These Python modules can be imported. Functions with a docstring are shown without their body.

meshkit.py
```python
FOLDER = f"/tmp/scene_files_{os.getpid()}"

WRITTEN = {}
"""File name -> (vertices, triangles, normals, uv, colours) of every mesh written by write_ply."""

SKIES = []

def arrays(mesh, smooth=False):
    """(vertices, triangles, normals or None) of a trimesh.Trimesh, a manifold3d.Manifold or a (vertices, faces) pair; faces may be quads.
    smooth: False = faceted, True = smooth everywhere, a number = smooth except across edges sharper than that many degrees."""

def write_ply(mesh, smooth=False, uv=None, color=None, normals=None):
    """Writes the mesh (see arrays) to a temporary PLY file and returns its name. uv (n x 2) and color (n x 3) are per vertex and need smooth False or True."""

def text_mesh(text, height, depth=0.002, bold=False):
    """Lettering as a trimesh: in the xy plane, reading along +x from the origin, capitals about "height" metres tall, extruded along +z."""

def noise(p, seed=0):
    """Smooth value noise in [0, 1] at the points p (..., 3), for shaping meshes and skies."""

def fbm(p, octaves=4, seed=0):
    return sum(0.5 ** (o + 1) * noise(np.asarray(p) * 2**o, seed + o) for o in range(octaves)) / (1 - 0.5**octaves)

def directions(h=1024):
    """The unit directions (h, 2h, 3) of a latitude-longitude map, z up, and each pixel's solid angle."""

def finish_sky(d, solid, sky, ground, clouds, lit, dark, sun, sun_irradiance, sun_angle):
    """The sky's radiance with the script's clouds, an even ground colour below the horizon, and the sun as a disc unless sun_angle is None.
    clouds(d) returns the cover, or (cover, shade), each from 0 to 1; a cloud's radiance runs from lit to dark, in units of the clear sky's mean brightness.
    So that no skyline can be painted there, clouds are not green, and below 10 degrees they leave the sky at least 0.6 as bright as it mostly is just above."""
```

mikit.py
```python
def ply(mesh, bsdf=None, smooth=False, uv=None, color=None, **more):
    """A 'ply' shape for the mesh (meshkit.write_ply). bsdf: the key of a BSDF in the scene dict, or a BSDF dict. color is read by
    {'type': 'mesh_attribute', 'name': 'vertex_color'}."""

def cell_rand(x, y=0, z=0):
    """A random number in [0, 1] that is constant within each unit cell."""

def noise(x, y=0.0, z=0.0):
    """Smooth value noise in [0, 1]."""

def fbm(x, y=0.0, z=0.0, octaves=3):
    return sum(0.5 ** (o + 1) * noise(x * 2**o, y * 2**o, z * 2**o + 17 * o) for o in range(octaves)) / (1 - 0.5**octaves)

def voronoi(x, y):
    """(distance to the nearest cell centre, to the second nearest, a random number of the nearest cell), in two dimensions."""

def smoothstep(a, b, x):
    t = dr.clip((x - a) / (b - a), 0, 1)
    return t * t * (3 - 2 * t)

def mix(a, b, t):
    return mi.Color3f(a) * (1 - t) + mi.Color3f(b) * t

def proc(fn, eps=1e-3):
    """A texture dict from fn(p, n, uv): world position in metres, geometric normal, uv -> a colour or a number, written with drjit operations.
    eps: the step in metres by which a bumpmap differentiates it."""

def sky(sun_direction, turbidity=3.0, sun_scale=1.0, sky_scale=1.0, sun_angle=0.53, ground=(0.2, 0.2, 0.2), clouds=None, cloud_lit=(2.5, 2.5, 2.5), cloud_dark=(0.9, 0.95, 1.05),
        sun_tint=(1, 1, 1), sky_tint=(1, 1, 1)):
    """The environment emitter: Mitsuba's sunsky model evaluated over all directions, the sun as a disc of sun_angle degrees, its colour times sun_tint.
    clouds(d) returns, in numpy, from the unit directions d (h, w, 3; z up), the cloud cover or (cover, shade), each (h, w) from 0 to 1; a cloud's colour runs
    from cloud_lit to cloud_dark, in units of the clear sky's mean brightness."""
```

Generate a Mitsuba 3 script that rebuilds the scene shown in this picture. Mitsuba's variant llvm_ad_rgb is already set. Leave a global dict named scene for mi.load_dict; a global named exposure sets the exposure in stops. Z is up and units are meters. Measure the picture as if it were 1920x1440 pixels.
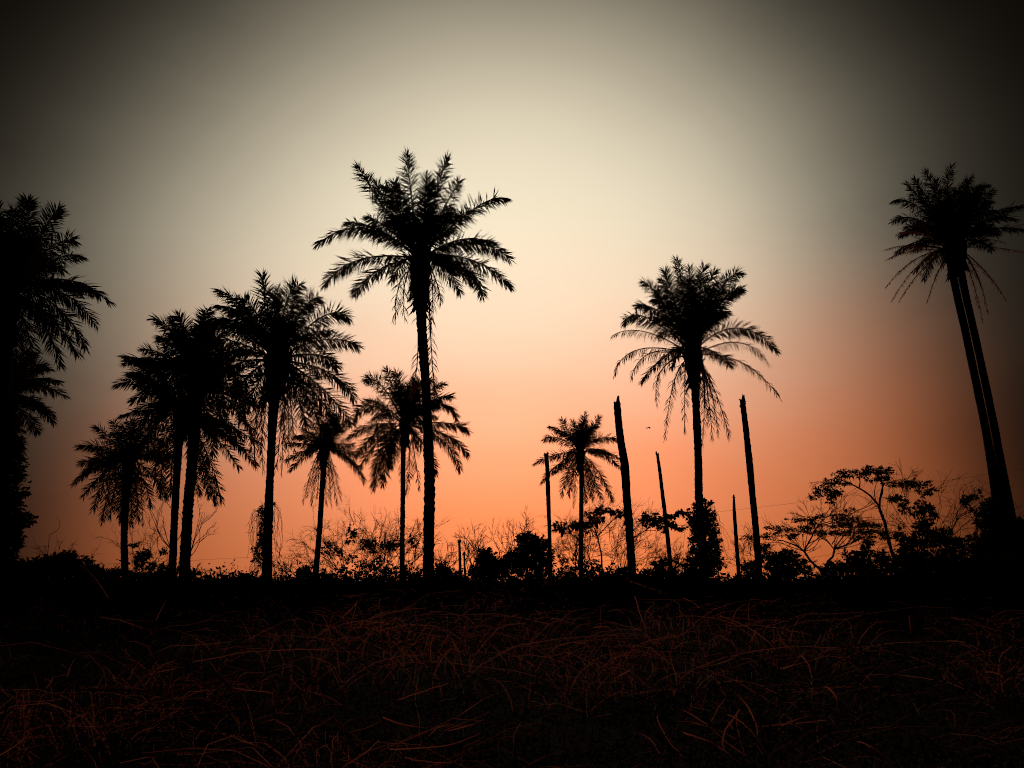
import math
import numpy as np, trimesh, mitsuba as mi, drjit as dr
import mikit, meshkit

scene, labels = {}, {}
V = lambda *a: np.array(a, float)
# ---------------------------------------------------------------- camera, sky, exposure
FPX, PITCH, EYE = 1360.0, math.atan(370 / 1360), V(0, 0, 1.7)      # focal length in pixels of the 1920 px wide photograph
FWD, UPV = V(0, math.cos(PITCH), math.sin(PITCH)), V(0, -math.sin(PITCH), math.cos(PITCH))
scene['camera'] = {'type': 'perspective', 'fov_axis': 'x', 'fov': math.degrees(2 * math.atan(960 / FPX)), 'near_clip': 0.05, 'far_clip': 3000.0,
                   'to_world': mi.ScalarTransform4f().look_at(origin=EYE.tolist(), target=(EYE + FWD).tolist(), up=[0, 0, 1])}
exposure = -0.07


def dust(d):
    """Dusk through thick dust: the veil is lit round the low sun (hidden, straight ahead) and falls off evenly to the dark side of the sky."""
    az, el = np.degrees(np.arctan2(d[..., 0], d[..., 1])), np.degrees(np.arcsin(d[..., 2]))
    up = np.maximum(el - 17.4, 0)
    uneven = 1 + 0.035 * (meshkit.fbm(d * [5, 5, 12], 4, seed=4) - 0.5)
    lit = 0.5 ** ((np.sqrt(((az + 0.66) / 24.94) ** 2 + (up / 21.77) ** 2) * uneven) ** 3.57)
    t = 1 / (1 + np.exp((el - 15.4 - 0.061 * np.clip(az, -60, 60) + 3.4 * (meshkit.fbm(d * [5, 5, 12], 4, seed=9) - 0.5)) / 4.82))
    glow = 0.5 ** ((np.sqrt(((az - 0.45) / 28.44) ** 2 + (up / 12.5) ** 2) * uneven) ** 7)
    clear = np.clip(0.596 * glow * t, 0, 1)
    k = np.clip((np.abs(az) - 16) / 20, 0, 1); side = k * k * (3 - 2 * k) * np.where(az > 0, 1 / (1 + np.exp((el - 30) / 4)), 1 / (1 + np.exp((el - 13) / 3)))
    lit, clear = lit * (1 - 0.5 * side), np.clip(clear * (1 + 0.45 * side), 0, 1)       # low down and far from the sun the dust reddens
    veil = np.minimum(lit * (1 - t), 1 - clear)
    return 1 - clear, 1 - veil / np.maximum(1 - clear, 1e-6)


_e = math.radians(13)
scene['sky'] = mikit.sky([0, math.cos(_e), math.sin(_e)], turbidity=10, sun_scale=0.0, sky_tint=(2.13, 0.67, 0.26), ground=(0.03, 0.02, 0.015),
                         clouds=dust, cloud_lit=(13.2, 11.6, 8.5), cloud_dark=(0.035, 0.025, 0.016))


# ---------------------------------------------------------------- materials
def two(d): return {'type': 'twosided', 'bsdf': d}
def matte(fn, rough=0.9, spec=0.1): return two({'type': 'principled', 'base_color': mikit.proc(fn), 'roughness': rough, 'specular': spec})


scene['bark'] = matte(lambda p, n, uv: mikit.mix((0.030, 0.021, 0.015), (0.07, 0.05, 0.036), mikit.fbm(p.x * 7, p.y * 7, p.z * 16)))
scene['wood'] = matte(lambda p, n, uv: mikit.mix((0.035, 0.024, 0.017), (0.09, 0.062, 0.045), mikit.fbm(p.x * 20, p.y * 20, p.z * 5)))
scene['soil'] = matte(lambda p, n, uv: mikit.mix((0.016, 0.010, 0.007), (0.045, 0.028, 0.018), mikit.fbm(p.x * 3, p.y * 3, p.z * 3)))
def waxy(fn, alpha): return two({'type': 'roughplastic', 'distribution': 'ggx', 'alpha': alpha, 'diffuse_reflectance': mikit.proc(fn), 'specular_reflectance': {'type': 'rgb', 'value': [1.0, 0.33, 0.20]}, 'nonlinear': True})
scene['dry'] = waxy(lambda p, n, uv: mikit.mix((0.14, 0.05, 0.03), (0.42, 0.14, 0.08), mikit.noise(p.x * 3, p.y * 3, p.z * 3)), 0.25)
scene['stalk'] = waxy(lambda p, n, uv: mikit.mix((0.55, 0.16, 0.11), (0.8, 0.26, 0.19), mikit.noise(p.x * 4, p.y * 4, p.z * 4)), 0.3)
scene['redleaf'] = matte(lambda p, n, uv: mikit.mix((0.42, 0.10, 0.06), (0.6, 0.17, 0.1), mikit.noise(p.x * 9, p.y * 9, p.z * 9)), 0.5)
scene['rust'] = two({'type': 'principled', 'base_color': {'type': 'rgb', 'value': [0.05, 0.045, 0.04]}, 'roughness': 0.6, 'metallic': 0.5})
scene['feather'] = two({'type': 'principled', 'base_color': {'type': 'rgb', 'value': [0.03, 0.027, 0.025]}, 'roughness': 0.8})


def thin(c0, c1, trans): return {'type': 'principledthin', 'base_color': mikit.proc(lambda p, n, uv: mikit.mix(c0, c1, mikit.noise(p.x * 2.3, p.y * 2.3, p.z * 2.3))), 'roughness': 0.6, 'diff_trans': trans}


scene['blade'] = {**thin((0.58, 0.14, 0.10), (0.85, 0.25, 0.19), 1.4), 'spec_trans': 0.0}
scene['shade_leaf'] = two({'type': 'diffuse', 'reflectance': mikit.proc(lambda p, n, uv: mikit.mix((0.03, 0.014, 0.007), (0.055, 0.025, 0.012), mikit.noise(p.x * 2, p.y * 2, p.z * 2)))})
scene['leaf'] = thin((0.035, 0.032, 0.012), (0.065, 0.05, 0.02), 0.7)
scene['frondleaf'] = thin((0.045, 0.028, 0.010), (0.085, 0.044, 0.015), 0.5)
scene['deadleaf'] = thin((0.20, 0.055, 0.020), (0.34, 0.09, 0.032), 1.1)


# ---------------------------------------------------------------- helpers
def at(px, py, Y):
    """The point at distance Y ahead that stands where the photograph shows pixel (px, py)."""
    d = V(px - 960, 0, 0) + FPX * FWD + (720 - py) * UPV
    return EYE + d * (Y / d[1])
def depth(p): return float((np.asarray(p) - EYE) @ FWD)
def metres(px, p): return px * depth(p) / FPX
def unit(a): return a / np.maximum(np.linalg.norm(a, axis=-1, keepdims=True), 1e-9)


def ground_z(x, y):
    x, y = np.asarray(x, float), np.asarray(y, float)
    t = np.clip((y - 5) / 19, 0, 1)
    q = np.stack([x * .22, y * .22, x * 0], -1)
    return 0.95 * t * t * (3 - 2 * t) + 0.5 * (meshkit.fbm(q, 3, seed=3) - 0.5) * np.clip(1.3 - y / 90, .1, 1)


class Mesh:
    """Collects vertex and triangle arrays."""
    def __init__(s): s.v, s.f, s.n = [], [], 0
    def add(s, v, f):
        s.v.append(np.asarray(v, float).reshape(-1, 3)); s.f.append(np.asarray(f, int).reshape(-1, 3) + s.n); s.n += len(s.v[-1])
        return s
    def get(s): return np.vstack(s.v), np.vstack(s.f)


def tubes(P, R, sides=3):
    """Tubes along the polylines P (n, k, 3) with radii R (n, k), closed at the far end."""
    P, R = np.asarray(P, float), np.asarray(R, float)
    n, k, _ = P.shape
    T = unit(np.gradient(P, axis=1))
    ref = np.where(np.abs(unit(P[:, -1] - P[:, 0])[:, 2:3]) > .8, V(1, 0.2, 0), V(0.1, .2, 1))[:, None]
    A = unit(np.cross(T, ref)); B = np.cross(T, A)
    ang = np.arange(sides) * 2 * np.pi / sides
    ring = P[:, :, None] + R[:, :, None, None] * (np.cos(ang)[:, None] * A[:, :, None] + np.sin(ang)[:, None] * B[:, :, None])
    i, j = np.meshgrid(np.arange(k - 1), np.arange(sides), indexing='ij')
    a, b = i * sides + j, i * sides + (j + 1) % sides
    f = np.concatenate([np.stack([a, b, b + sides], -1), np.stack([a, b + sides, a + sides], -1)]).reshape(-1, 3)
    cap = np.array([[(k - 1) * sides, (k - 1) * sides + q, (k - 1) * sides + q + 1] for q in range(1, sides - 1)])
    f = np.vstack([f, cap])
    return ring.reshape(-1, 3), (f[None] + (np.arange(n) * k * sides)[:, None, None]).reshape(-1, 3)


def ribbons(P, W):
    """Folded grass blades along the polylines P (n, k, 3) with half widths W (n, k)."""
    n, k, _ = P.shape
    T = unit(np.gradient(P, axis=1)); d = unit(rng.normal(size=(n, 1, 3)) * [1, .35, .6])
    A = unit(np.cross(T, np.cross(d, T))); B = np.cross(T, A)
    v = np.stack([P - A * W[..., None], P + B * W[..., None] * .4, P + A * W[..., None]], 2)
    i = np.arange(k - 1)[:, None] * 3 + np.arange(2)[None]
    f = np.concatenate([np.stack([i, i + 1, i + 4], -1), np.stack([i, i + 4, i + 3], -1)]).reshape(-1, 3)
    return v.reshape(-1, 3), (f[None] + (np.arange(n) * k * 3)[:, None, None]).reshape(-1, 3)


def curve(pts, k):
    """k points along a smooth line through pts."""
    pts = np.asarray(pts, float)
    if len(pts) == 2: return pts[0] + (pts[1] - pts[0]) * np.linspace(0, 1, k)[:, None]
    s = np.r_[0, np.cumsum(np.linalg.norm(np.diff(pts, axis=0), axis=1))]
    from scipy.interpolate import PchipInterpolator
    return PchipInterpolator(s / s[-1], pts)(np.linspace(0, 1, k))


def leaves(pos, dirs, size, rng, wide=.5, fold=.25):
    """Folded pointed leaves (four triangles... two per half) starting at pos."""
    n = len(pos)
    size = np.broadcast_to(size, n)[:, None]
    d = unit(dirs); s = unit(np.cross(d, unit(rng.normal(size=(n, 3))))); up = np.cross(s, d)
    m = pos + d * size * .45
    v = np.stack([pos, m + s * size * wide / 2 + up * size * fold * .3, pos + d * size - up * size * .12, m - s * size * wide / 2 + up * size * fold * .3], 1)
    f = np.array([[0, 1, 2], [0, 2, 3]])
    return v.reshape(-1, 3), (f[None] + (np.arange(n) * 4)[:, None, None]).reshape(-1, 3)


def put(key, mesh, bsdf, smooth=False, **lab):
    if isinstance(mesh, Mesh): mesh = mesh.get()
    assert key not in scene, key
    scene[key] = mikit.ply(mesh, bsdf, smooth=smooth)
    if lab: labels[key] = lab
    return key


used = {}
def num(base):
    k = used.get(base, 0); used[base] = k + 1
    return base if k == 0 else f'{base}_{k:03d}'
def thing(kind, label, cat, group=None):
    key = num(kind); labels[key] = {'label': label, 'category': cat}
    if group: labels[key]['group'] = group
    return key
def part(parent, what, mesh, bsdf, smooth=False, **lab): return put(num(parent + '__' + what), mesh, bsdf, smooth, **lab)


def column(pts, Y, rng, stubs=.12, sides=14, step=.07, ragged=0.0, toground=True):
    """A palm trunk along pixel points (x, y, width) at distance Y: tapering, with a spiral of old leaf scars and an uneven outline."""
    pts = sorted(pts, key=lambda q: -q[1])
    C = np.array([at(x, y, Y) for x, y, w in pts]); R = np.array([metres(w, c) / 2 for (x, y, w), c in zip(pts, C)])
    if toground:
        d = C[0] - C[1]; d = d / abs(d[2]); gz = float(ground_z(C[0][0], Y)) - .3
        if C[0][2] > gz: C = np.vstack([C[0] + d * (C[0][2] - gz), C]); R = np.r_[R[0] * 1.08, R]
    k = max(8, int((C[-1][2] - C[0][2]) / step))
    z = np.linspace(0, 1, k); s = (C[:, 2] - C[0, 2]) / (C[-1, 2] - C[0, 2])
    from scipy.interpolate import PchipInterpolator
    c, r = PchipInterpolator(s, C)(z), PchipInterpolator(s, R)(z)
    ang = np.arange(sides) * 2 * np.pi / sides
    q = np.stack([np.cos(ang)[None] * 1.2 + 0 * z[:, None], np.sin(ang)[None] * 1.2 + 0 * z[:, None], np.broadcast_to((z * (C[-1, 2] - C[0, 2]) * 1.5)[:, None], (k, sides))], -1) + rng.uniform(0, 50, 3)
    spiral = (np.arange(k)[:, None] * .29 + np.arange(sides)[None] * 5 / sides) % 1
    bump = stubs * (spiral - .4) * meshkit.noise(q * 2.2, 5) * 2 + .30 * stubs * 4 * (meshkit.fbm(q * .8, 3, 7) - .5)
    rr = r[:, None] * (1 + bump)
    ring = c[:, None] + np.stack([np.cos(ang) * rr, np.sin(ang) * rr, 0 * rr], -1)
    if ragged:
        ring[-1, :, 2] += ragged * R[-1] * rng.uniform(-1.2, 1.6, sides); ring[-2, :, 2] += .3 * ragged * R[-1] * rng.uniform(-1, 1, sides)
    v = np.vstack([ring.reshape(-1, 3), c[-1] - V(0, 0, R[-1] * .5 * (ragged > 0))])
    i, j = np.meshgrid(np.arange(k - 1), np.arange(sides), indexing='ij')
    a, b = i * sides + j, i * sides + (j + 1) % sides
    f = np.concatenate([np.stack([a, b, b + sides], -1), np.stack([a, b + sides, a + sides], -1)]).reshape(-1, 3)
    top = np.array([[(k - 1) * sides + j, (k - 1) * sides + (j + 1) % sides, k * sides] for j in range(sides)])
    return v, np.vstack([f, top])


def frond(H, M, T, rng, L, dry=False, n=98):
    """A feather leaf from H through M to T: the midrib, and its leaflets in several planes, bent down by their weight."""
    ctl = 2 * M - (H + T) / 2
    bez = lambda t: (1 - t)[:, None] ** 2 * H + 2 * ((1 - t) * t)[:, None] * ctl + t[:, None] ** 2 * T
    tan = lambda t: unit(2 * (1 - t)[:, None] * (ctl - H) + 2 * t[:, None] * (T - ctl))
    ln = np.linalg.norm(M - H) + np.linalg.norm(T - M)
    tt = np.linspace(0, 1, 13)
    r0 = .034 if not dry else .026
    rib = tubes(bez(tt)[None], (r0 * (1 - tt) ** .8 + .006)[None], 5)
    N = int(n * (0.6 if dry else 1) * np.clip(ln / 3.0, .6, 1.25))
    t = np.clip(np.tile(np.linspace(.13 if not dry else .2, .995, N), 2) + rng.normal(0, .0022, 2 * N), 0.05, 1)
    side = np.repeat([1.0, -1.0], N)
    if dry:
        keep = rng.random(2 * N) < .3 + .7 * meshkit.noise(np.stack([t * 6, side * 3, t * 0 + rng.uniform(0, 99)], -1))
        t, side = t[keep], side[keep]
    p, Tn = bez(t), tan(t)
    S0 = np.cross(Tn, V(0, 0, 1)); bad = np.linalg.norm(S0, axis=1) < .25
    S0[bad] = np.cross(Tn[bad], V(.3, 1, 0)); S0 = unit(S0); N0 = np.cross(S0, Tn)
    roll = rng.normal(0, .6); twist = rng.normal(0, .5)
    a = roll + twist * t + side * 0 + rng.choice([-1, 0, 1], len(t)) * (.42 + .5 * np.abs(Tn[:, 2])) + rng.normal(0, .13, len(t)) + np.pi * (side < 0)
    S = np.cos(a)[:, None] * S0 + np.sin(a)[:, None] * N0
    al = np.radians(np.interp(t, [.1, .5, .85, 1], [64, 56, 46, 22]) + rng.normal(0, 3.5, len(t)))
    flat = (1 - np.abs(Tn[:, 2:3])) * rng.uniform(.2, 1.3, (len(t), 1))          # out on a level frond they hang straight down
    d0 = unit(Tn * np.cos(al)[:, None] + unit(S + V(0, 0, -1) * flat) * np.sin(al)[:, None])
    prof = np.minimum(1, ((t - .08) / .22).clip(.05) ** .7) * np.where(t > .5, 1 - .42 * ((t - .5) / .5) ** 1.6, 1)
    Ls = L * 1.16 * prof * rng.uniform(.75, 1.12, len(t)) * (.8 if dry else 1)
    g = rng.uniform(.03, .4, len(t)) if not dry else rng.uniform(.8, 2.2, len(t))
    hang = np.where(rng.random(len(t)) < .06, 2.0, 0)                # a few leaflets hang broken
    d1 = unit(d0 + V(0, 0, -1) * (g + hang)[:, None]); d0 = unit(d0 + V(0, 0, -1) * (g * .25 + hang)[:, None])
    wv = unit(np.cross(d0, np.cross(Tn, d0)) * -1 + .5 * rng.normal(size=p.shape)); wv = unit(wv - d0 * (wv * d0).sum(1, keepdims=True))
    w = (.019 if not dry else .013) * rng.uniform(.75, 1.2, len(t))
    w = (w * np.clip(L / .5, .9, 1.5))[:, None]
    m = p + d0 * Ls[:, None] * .5; e = m + d1 * Ls[:, None] * .5
    v = np.stack([p - wv * w * .5, p + wv * w * .5, m - wv * w, m + wv * w, e], 1)
    f = np.array([[0, 1, 3], [0, 3, 2], [2, 3, 4]])
    return rib, (v.reshape(-1, 3), (f[None] + (np.arange(len(t)) * 5)[:, None, None]).reshape(-1, 3)), ln


# ---------------------------------------------------------------- ground
def sheet():
    y = np.r_[-25, np.linspace(-12, 60, 110), np.geomspace(63, 1500, 30)]
    s = np.linspace(-1, 1, 121)
    X = s[None] * (40 + 1.3 * np.abs(y))[:, None]; Yg = y[:, None] + 0 * X
    v = np.stack([X, Yg, ground_z(X, Yg)], -1).reshape(-1, 3)
    i, j = np.meshgrid(np.arange(len(y) - 1), np.arange(120), indexing='ij'); a = i * 121 + j
    return v, np.concatenate([np.stack([a, a + 1, a + 122], -1), np.stack([a, a + 122, a + 121], -1)]).reshape(-1, 3)
put('ground', sheet(), 'soil', True, label='dark uneven ground under the tangled undergrowth', kind='structure')

# ---------------------------------------------------------------- palms
# each: label, distance, trunk (x,y,width)..., crown hub (x,y), leaflet length in px, reach in px, crown base radii, fronds "x,y[,mid x,mid y][d=dry]", number of fronds towards/away
PALMS = [
 ('tall oil palm right of the left-hand clump, highest crown at the centre of the picture', 25,
  [(803, 1100, 21), (805, 900, 19), (799, 740, 16), (790, 600, 18), (785, 500, 24)], (787, 482), 27, 195, (20, 95),
  '672,314,713,379 763,291,771,365 838,297,816,370 861,340,835,385 947,371,888,392 955,486,883,455 957,538,888,489 904,553,871,503 861,548,835,503 '
  '596,458,681,428 609,533,677,486 666,552,711,506 741,603,752,525d 759,595,757,545d 808,612,811,540d 826,566,818,528d 740,343,752,405 800,330,795,400 690,405,730,430 '
  '652,418,712,432 925,455,860,450 770,742,784,640d 817,738,808,640d 848,392,822,420 725,352,750,400 705,345,738,405 880,395,838,425', 9),
 ('broad oil palm with a long curtain of hanging dry fronds and vines round its trunk', 28,
  [(499, 1105, 19), (504, 950, 15), (507, 880, 13), (513, 760, 19), (517, 700, 28)], (519, 672), 27, 175, (23, 70),
  '411,545,463,585 492,517,502,580 566,534,537,566 599,560,568,580 654,597,604,594 671,650,604,637 632,689,590,665 663,747,615,698 657,793,600,725 629,792,588,735 602,803,568,728 '
  '552,847,546,764d 527,886,533,764d 518,880,527,770d 493,880,492,764d 479,872,484,776d 541,870,540,760d 536,840,530,750d 486,850,500,750d 470,850,487,755d '
  '360,619,430,611 404,598,452,617 365,645,430,638 390,680,443,658 408,714,452,680 440,745,470,700 520,540,520,600 455,575,485,610 620,620,570,630 575,800,555,735 448,790,480,725', 9),
 ('dark palm at the front of the left clump, thick trunk, crown merging with its neighbours', 33,
  [(345, 1095, 20), (352, 960, 17.5), (362, 850, 18), (366, 760, 25), (366, 710, 28)], (366, 700), 25, 155, (18, 50),
  '268,654,315,668 232,667,300,680 300,631,333,655 344,617,352,655 386,640,378,668 420,655,398,672 455,735,425,690 220,720,290,705 249,752,305,722 262,792,312,745 478,762,430,722 470,805,422,745 440,830,405,760 '
  '310,650,340,670 245,700,300,692 438,700,405,690 460,770,420,720 285,800,325,745 330,830,345,765 400,850,388,775 425,780,400,730 246,675,300,684 450,690,412,682 430,670,400,680', 14),
 ('palm just behind the thick left clump trunk, drooping fronds below the bigger crown', 36,
  [(322, 1095, 14), (331, 900, 12.5), (338, 800, 15)], (341, 775), 21, 135, (14, 45),
  '228,780,282,768 246,812,292,782 302,930,310,845 320,925,325,850 480,872,420,812 447,876,402,818 482,829,412,790 415,938,388,850 404,943,380,858 393,930,372,855 290,890,306,825 374,925,360,850 456,842,402,800 '
  '270,730,305,745 300,700,320,735 400,720,370,740 440,760,392,760 262,840,300,800', 10),
 ('small palm leftmost of the row, hanging fronds down to half its trunk', 42,
  [(235, 1095, 13), (233, 1000, 12), (238, 900, 13), (240, 870, 15)], (241, 858), 19, 112, (12, 40),
  '181,800,207,822 149,837,195,838 140,905,187,872 157,930,195,885 191,980,210,900 227,978,228,915 246,983,245,915 268,983,262,905d 284,948,267,898 312,933,286,892 213,792,226,822 252,790,247,822 286,802,267,825 312,832,278,838 316,862,282,852 '
  '152,868,195,858 175,955,203,890 258,975,255,910 234,970,235,915 206,970,219,905 160,885,200,866', 8),
 ('small slender palm with a skirt of dead fronds, left of the tall central palm', 46,
  [(590, 1095, 11), (600, 980, 9.5), (605, 900, 9.5), (607, 860, 14)], (608, 838), 16, 92, (10, 36),
  '566,802,585,815 556,817,580,824 541,830,572,832 538,862,572,845 544,882,575,851 588,798,597,815 609,795,608,814 651,799,630,812 634,801,622,815 682,903,654,861 675,852,645,842 662,833,636,832 668,872,640,848 '
  '569,943,583,885d 583,946,592,890d 594,932,598,888d 612,946,611,890d 622,950,617,890d 632,944,622,888d 640,938,628,886d 576,930,588,885d 604,940,605,890d', 8),
 ('palm standing behind the trunk of the tall central palm', 38,
  [(754, 1095, 10), (755, 950, 8.5), (757, 830, 9), (759, 812, 14)], (760, 795), 21, 125, (11, 38),
  '685,712,716,724 724,692,742,738 776,713,768,750 831,720,798,742 856,784,822,757 876,807,838,793 876,854,838,816 862,879,829,825 816,888,795,835 786,915,777,850d 762,927,768,860d 666,793,694,760 654,820,703,796 669,856,706,812 '
  '675,876,711,825 700,915,722,848 718,909,731,850 732,875,741,835 752,900,754,850d 745,720,752,755 800,760,782,775 846,742,808,752 688,750,718,760 700,890,722,835', 8),
 ('small palm with a rounded crown left of the broken trunks, big-leaved bush at its foot', 48,
  [(1089, 1090, 9), (1090, 930, 8), (1090, 870, 8)], (1088, 848), 15, 88, (9, 34),
  '1021,825,1050,822 1032,800,1059,813 1053,787,1069,814 1097,776,1093,808 1123,782,1107,812 1156,825,1125,822 1164,880,1132,852 1148,938,1124,888 1126,933,1111,889 1112,936,1103,890 1003,869,1044,852 1016,904,1050,868 1053,930,1066,880 1076,948,1079,896d '
  '1067,928,1074,885 1138,850,1115,842 1074,790,1081,815 1110,800,1101,820 1040,885,1062,865 1098,940,1094,892', 8),
 ('ragged palm among the broken trunks, sparse drooping fronds, leafy climber round its foot', 28,
  [(1322, 1095, 18), (1312, 950, 14.5), (1307, 800, 13), (1301, 690, 15), (1300, 668, 20)], (1300, 652), 23, 175, (17, 70),
  '1268,487,1282,550 1207,529,1240,562 1247,509,1265,565 1293,503,1294,560 1196,574,1240,588 1171,606,1211,595 1148,629,1210,622d 1153,701,1198,655d 1184,709,1220,662d 1232,758,1241,693d 1247,823,1266,709d 1284,809,1284,717d '
  '1388,511,1347,548 1388,547,1352,568 1361,585,1333,597 1457,659,1382,615 1441,682,1383,642d 1463,747,1391,680d 1368,685,1343,662 1368,820,1337,725d 1347,815,1330,725d 1336,822,1326,730d 1315,842,1321,731d 1225,560,1258,585 1320,500,1309,560 1340,510,1320,560 1230,545,1262,585 1275,520,1284,575 1310,515,1303,570 1355,550,1328,585 1300,545,1298,590 1345,575,1325,600 '
  '1358,525,1330,570 1225,600,1258,605 1240,525,1266,570 1327,780,1318,710d 1310,800,1312,720d', 9),
 ('left one of the two close leaning palms at the right edge', 32,
  [(1878, 985, 19), (1851, 820, 14), (1837, 750, 13.5), (1814, 640, 13), (1787, 515, 13), (1782, 485, 15)], (1784, 458), 19, 140, (13, 55),
  '1715,337,1746,385 1736,322,1758,378 1784,312,1776,372 1675,376,1722,388 1675,416,1722,412 1715,468,1745,452 1700,345,1740,395 1655,470,1712,460d 1662,487,1714,470d 1660,540,1718,485d 1671,566,1722,498d 1685,566,1730,505d 1738,567,1760,508d 1680,440,1728,435d '
  '1690,440,1732,430 1755,340,1765,390 1725,365,1752,405 1672,482,1725,462d', 10),
 ('right one of the two close leaning palms, thin bare fronds reaching the right edge', 32.8,
  [(1897, 985, 19), (1868, 820, 13.5), (1854, 750, 13), (1830.5, 640, 12.5), (1803, 515, 13), (1799, 485, 15)], (1800, 456), 19, 140, (12, 50),
  '1823,331,1800,375 1851,347,1822,372 1854,381,1832,400 1903,412,1855,410 1859,468,1832,450 1919,420,1860,440d 1925,474,1862,464d 1885,561,1846,508d 1843,607,1824,528d 1846,557,1826,505d 1852,588,1832,515d 1870,440,1835,432 1838,350,1815,385 1812,340,1804,385 '
  '1885,455,1845,450d 1862,395,1834,405', 10),
 ('big palm cut by the left edge of the picture, upper crown', 24,
  [(0, 1095, 26), (3, 900, 24), (7, 700, 24), (10, 600, 28)], (14, 548), 30, 200, (22, 80),
  '-8,385,2,460 52,377,44,432 109,394,78,440 139,450,90,468 153,480,95,490 205,566,118,524 179,609,112,548 160,652,100,570 145,662,88,590 112,683,76,600 -60,400,-25,470 -120,470,-55,490 -150,560,-70,530 -120,650,-60,580 -70,690,-35,610 30,690,28,610 60,700,50,615 '
  '20,430,18,490 85,430,55,480 -30,430,-10,490 100,620,70,575 -10,700,-2,620', 12),
 ('lower palm at the left edge, crown below the bigger one', 31,
  [(-14, 1095, 18), (-10, 900, 17), (-8, 780, 18)], (-8, 742), 24, 135, (14, 50),
  '121,742,58,722 99,789,52,752 70,811,40,770 41,857,22,795 90,690,45,700 60,670,30,690 20,660,5,690 -60,670,-35,695 -110,730,-60,720 -90,800,-55,760 -50,850,-30,790 0,870,-4,800 110,715,55,712 75,760,40,745', 10),
]
CLIMB = {}
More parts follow.
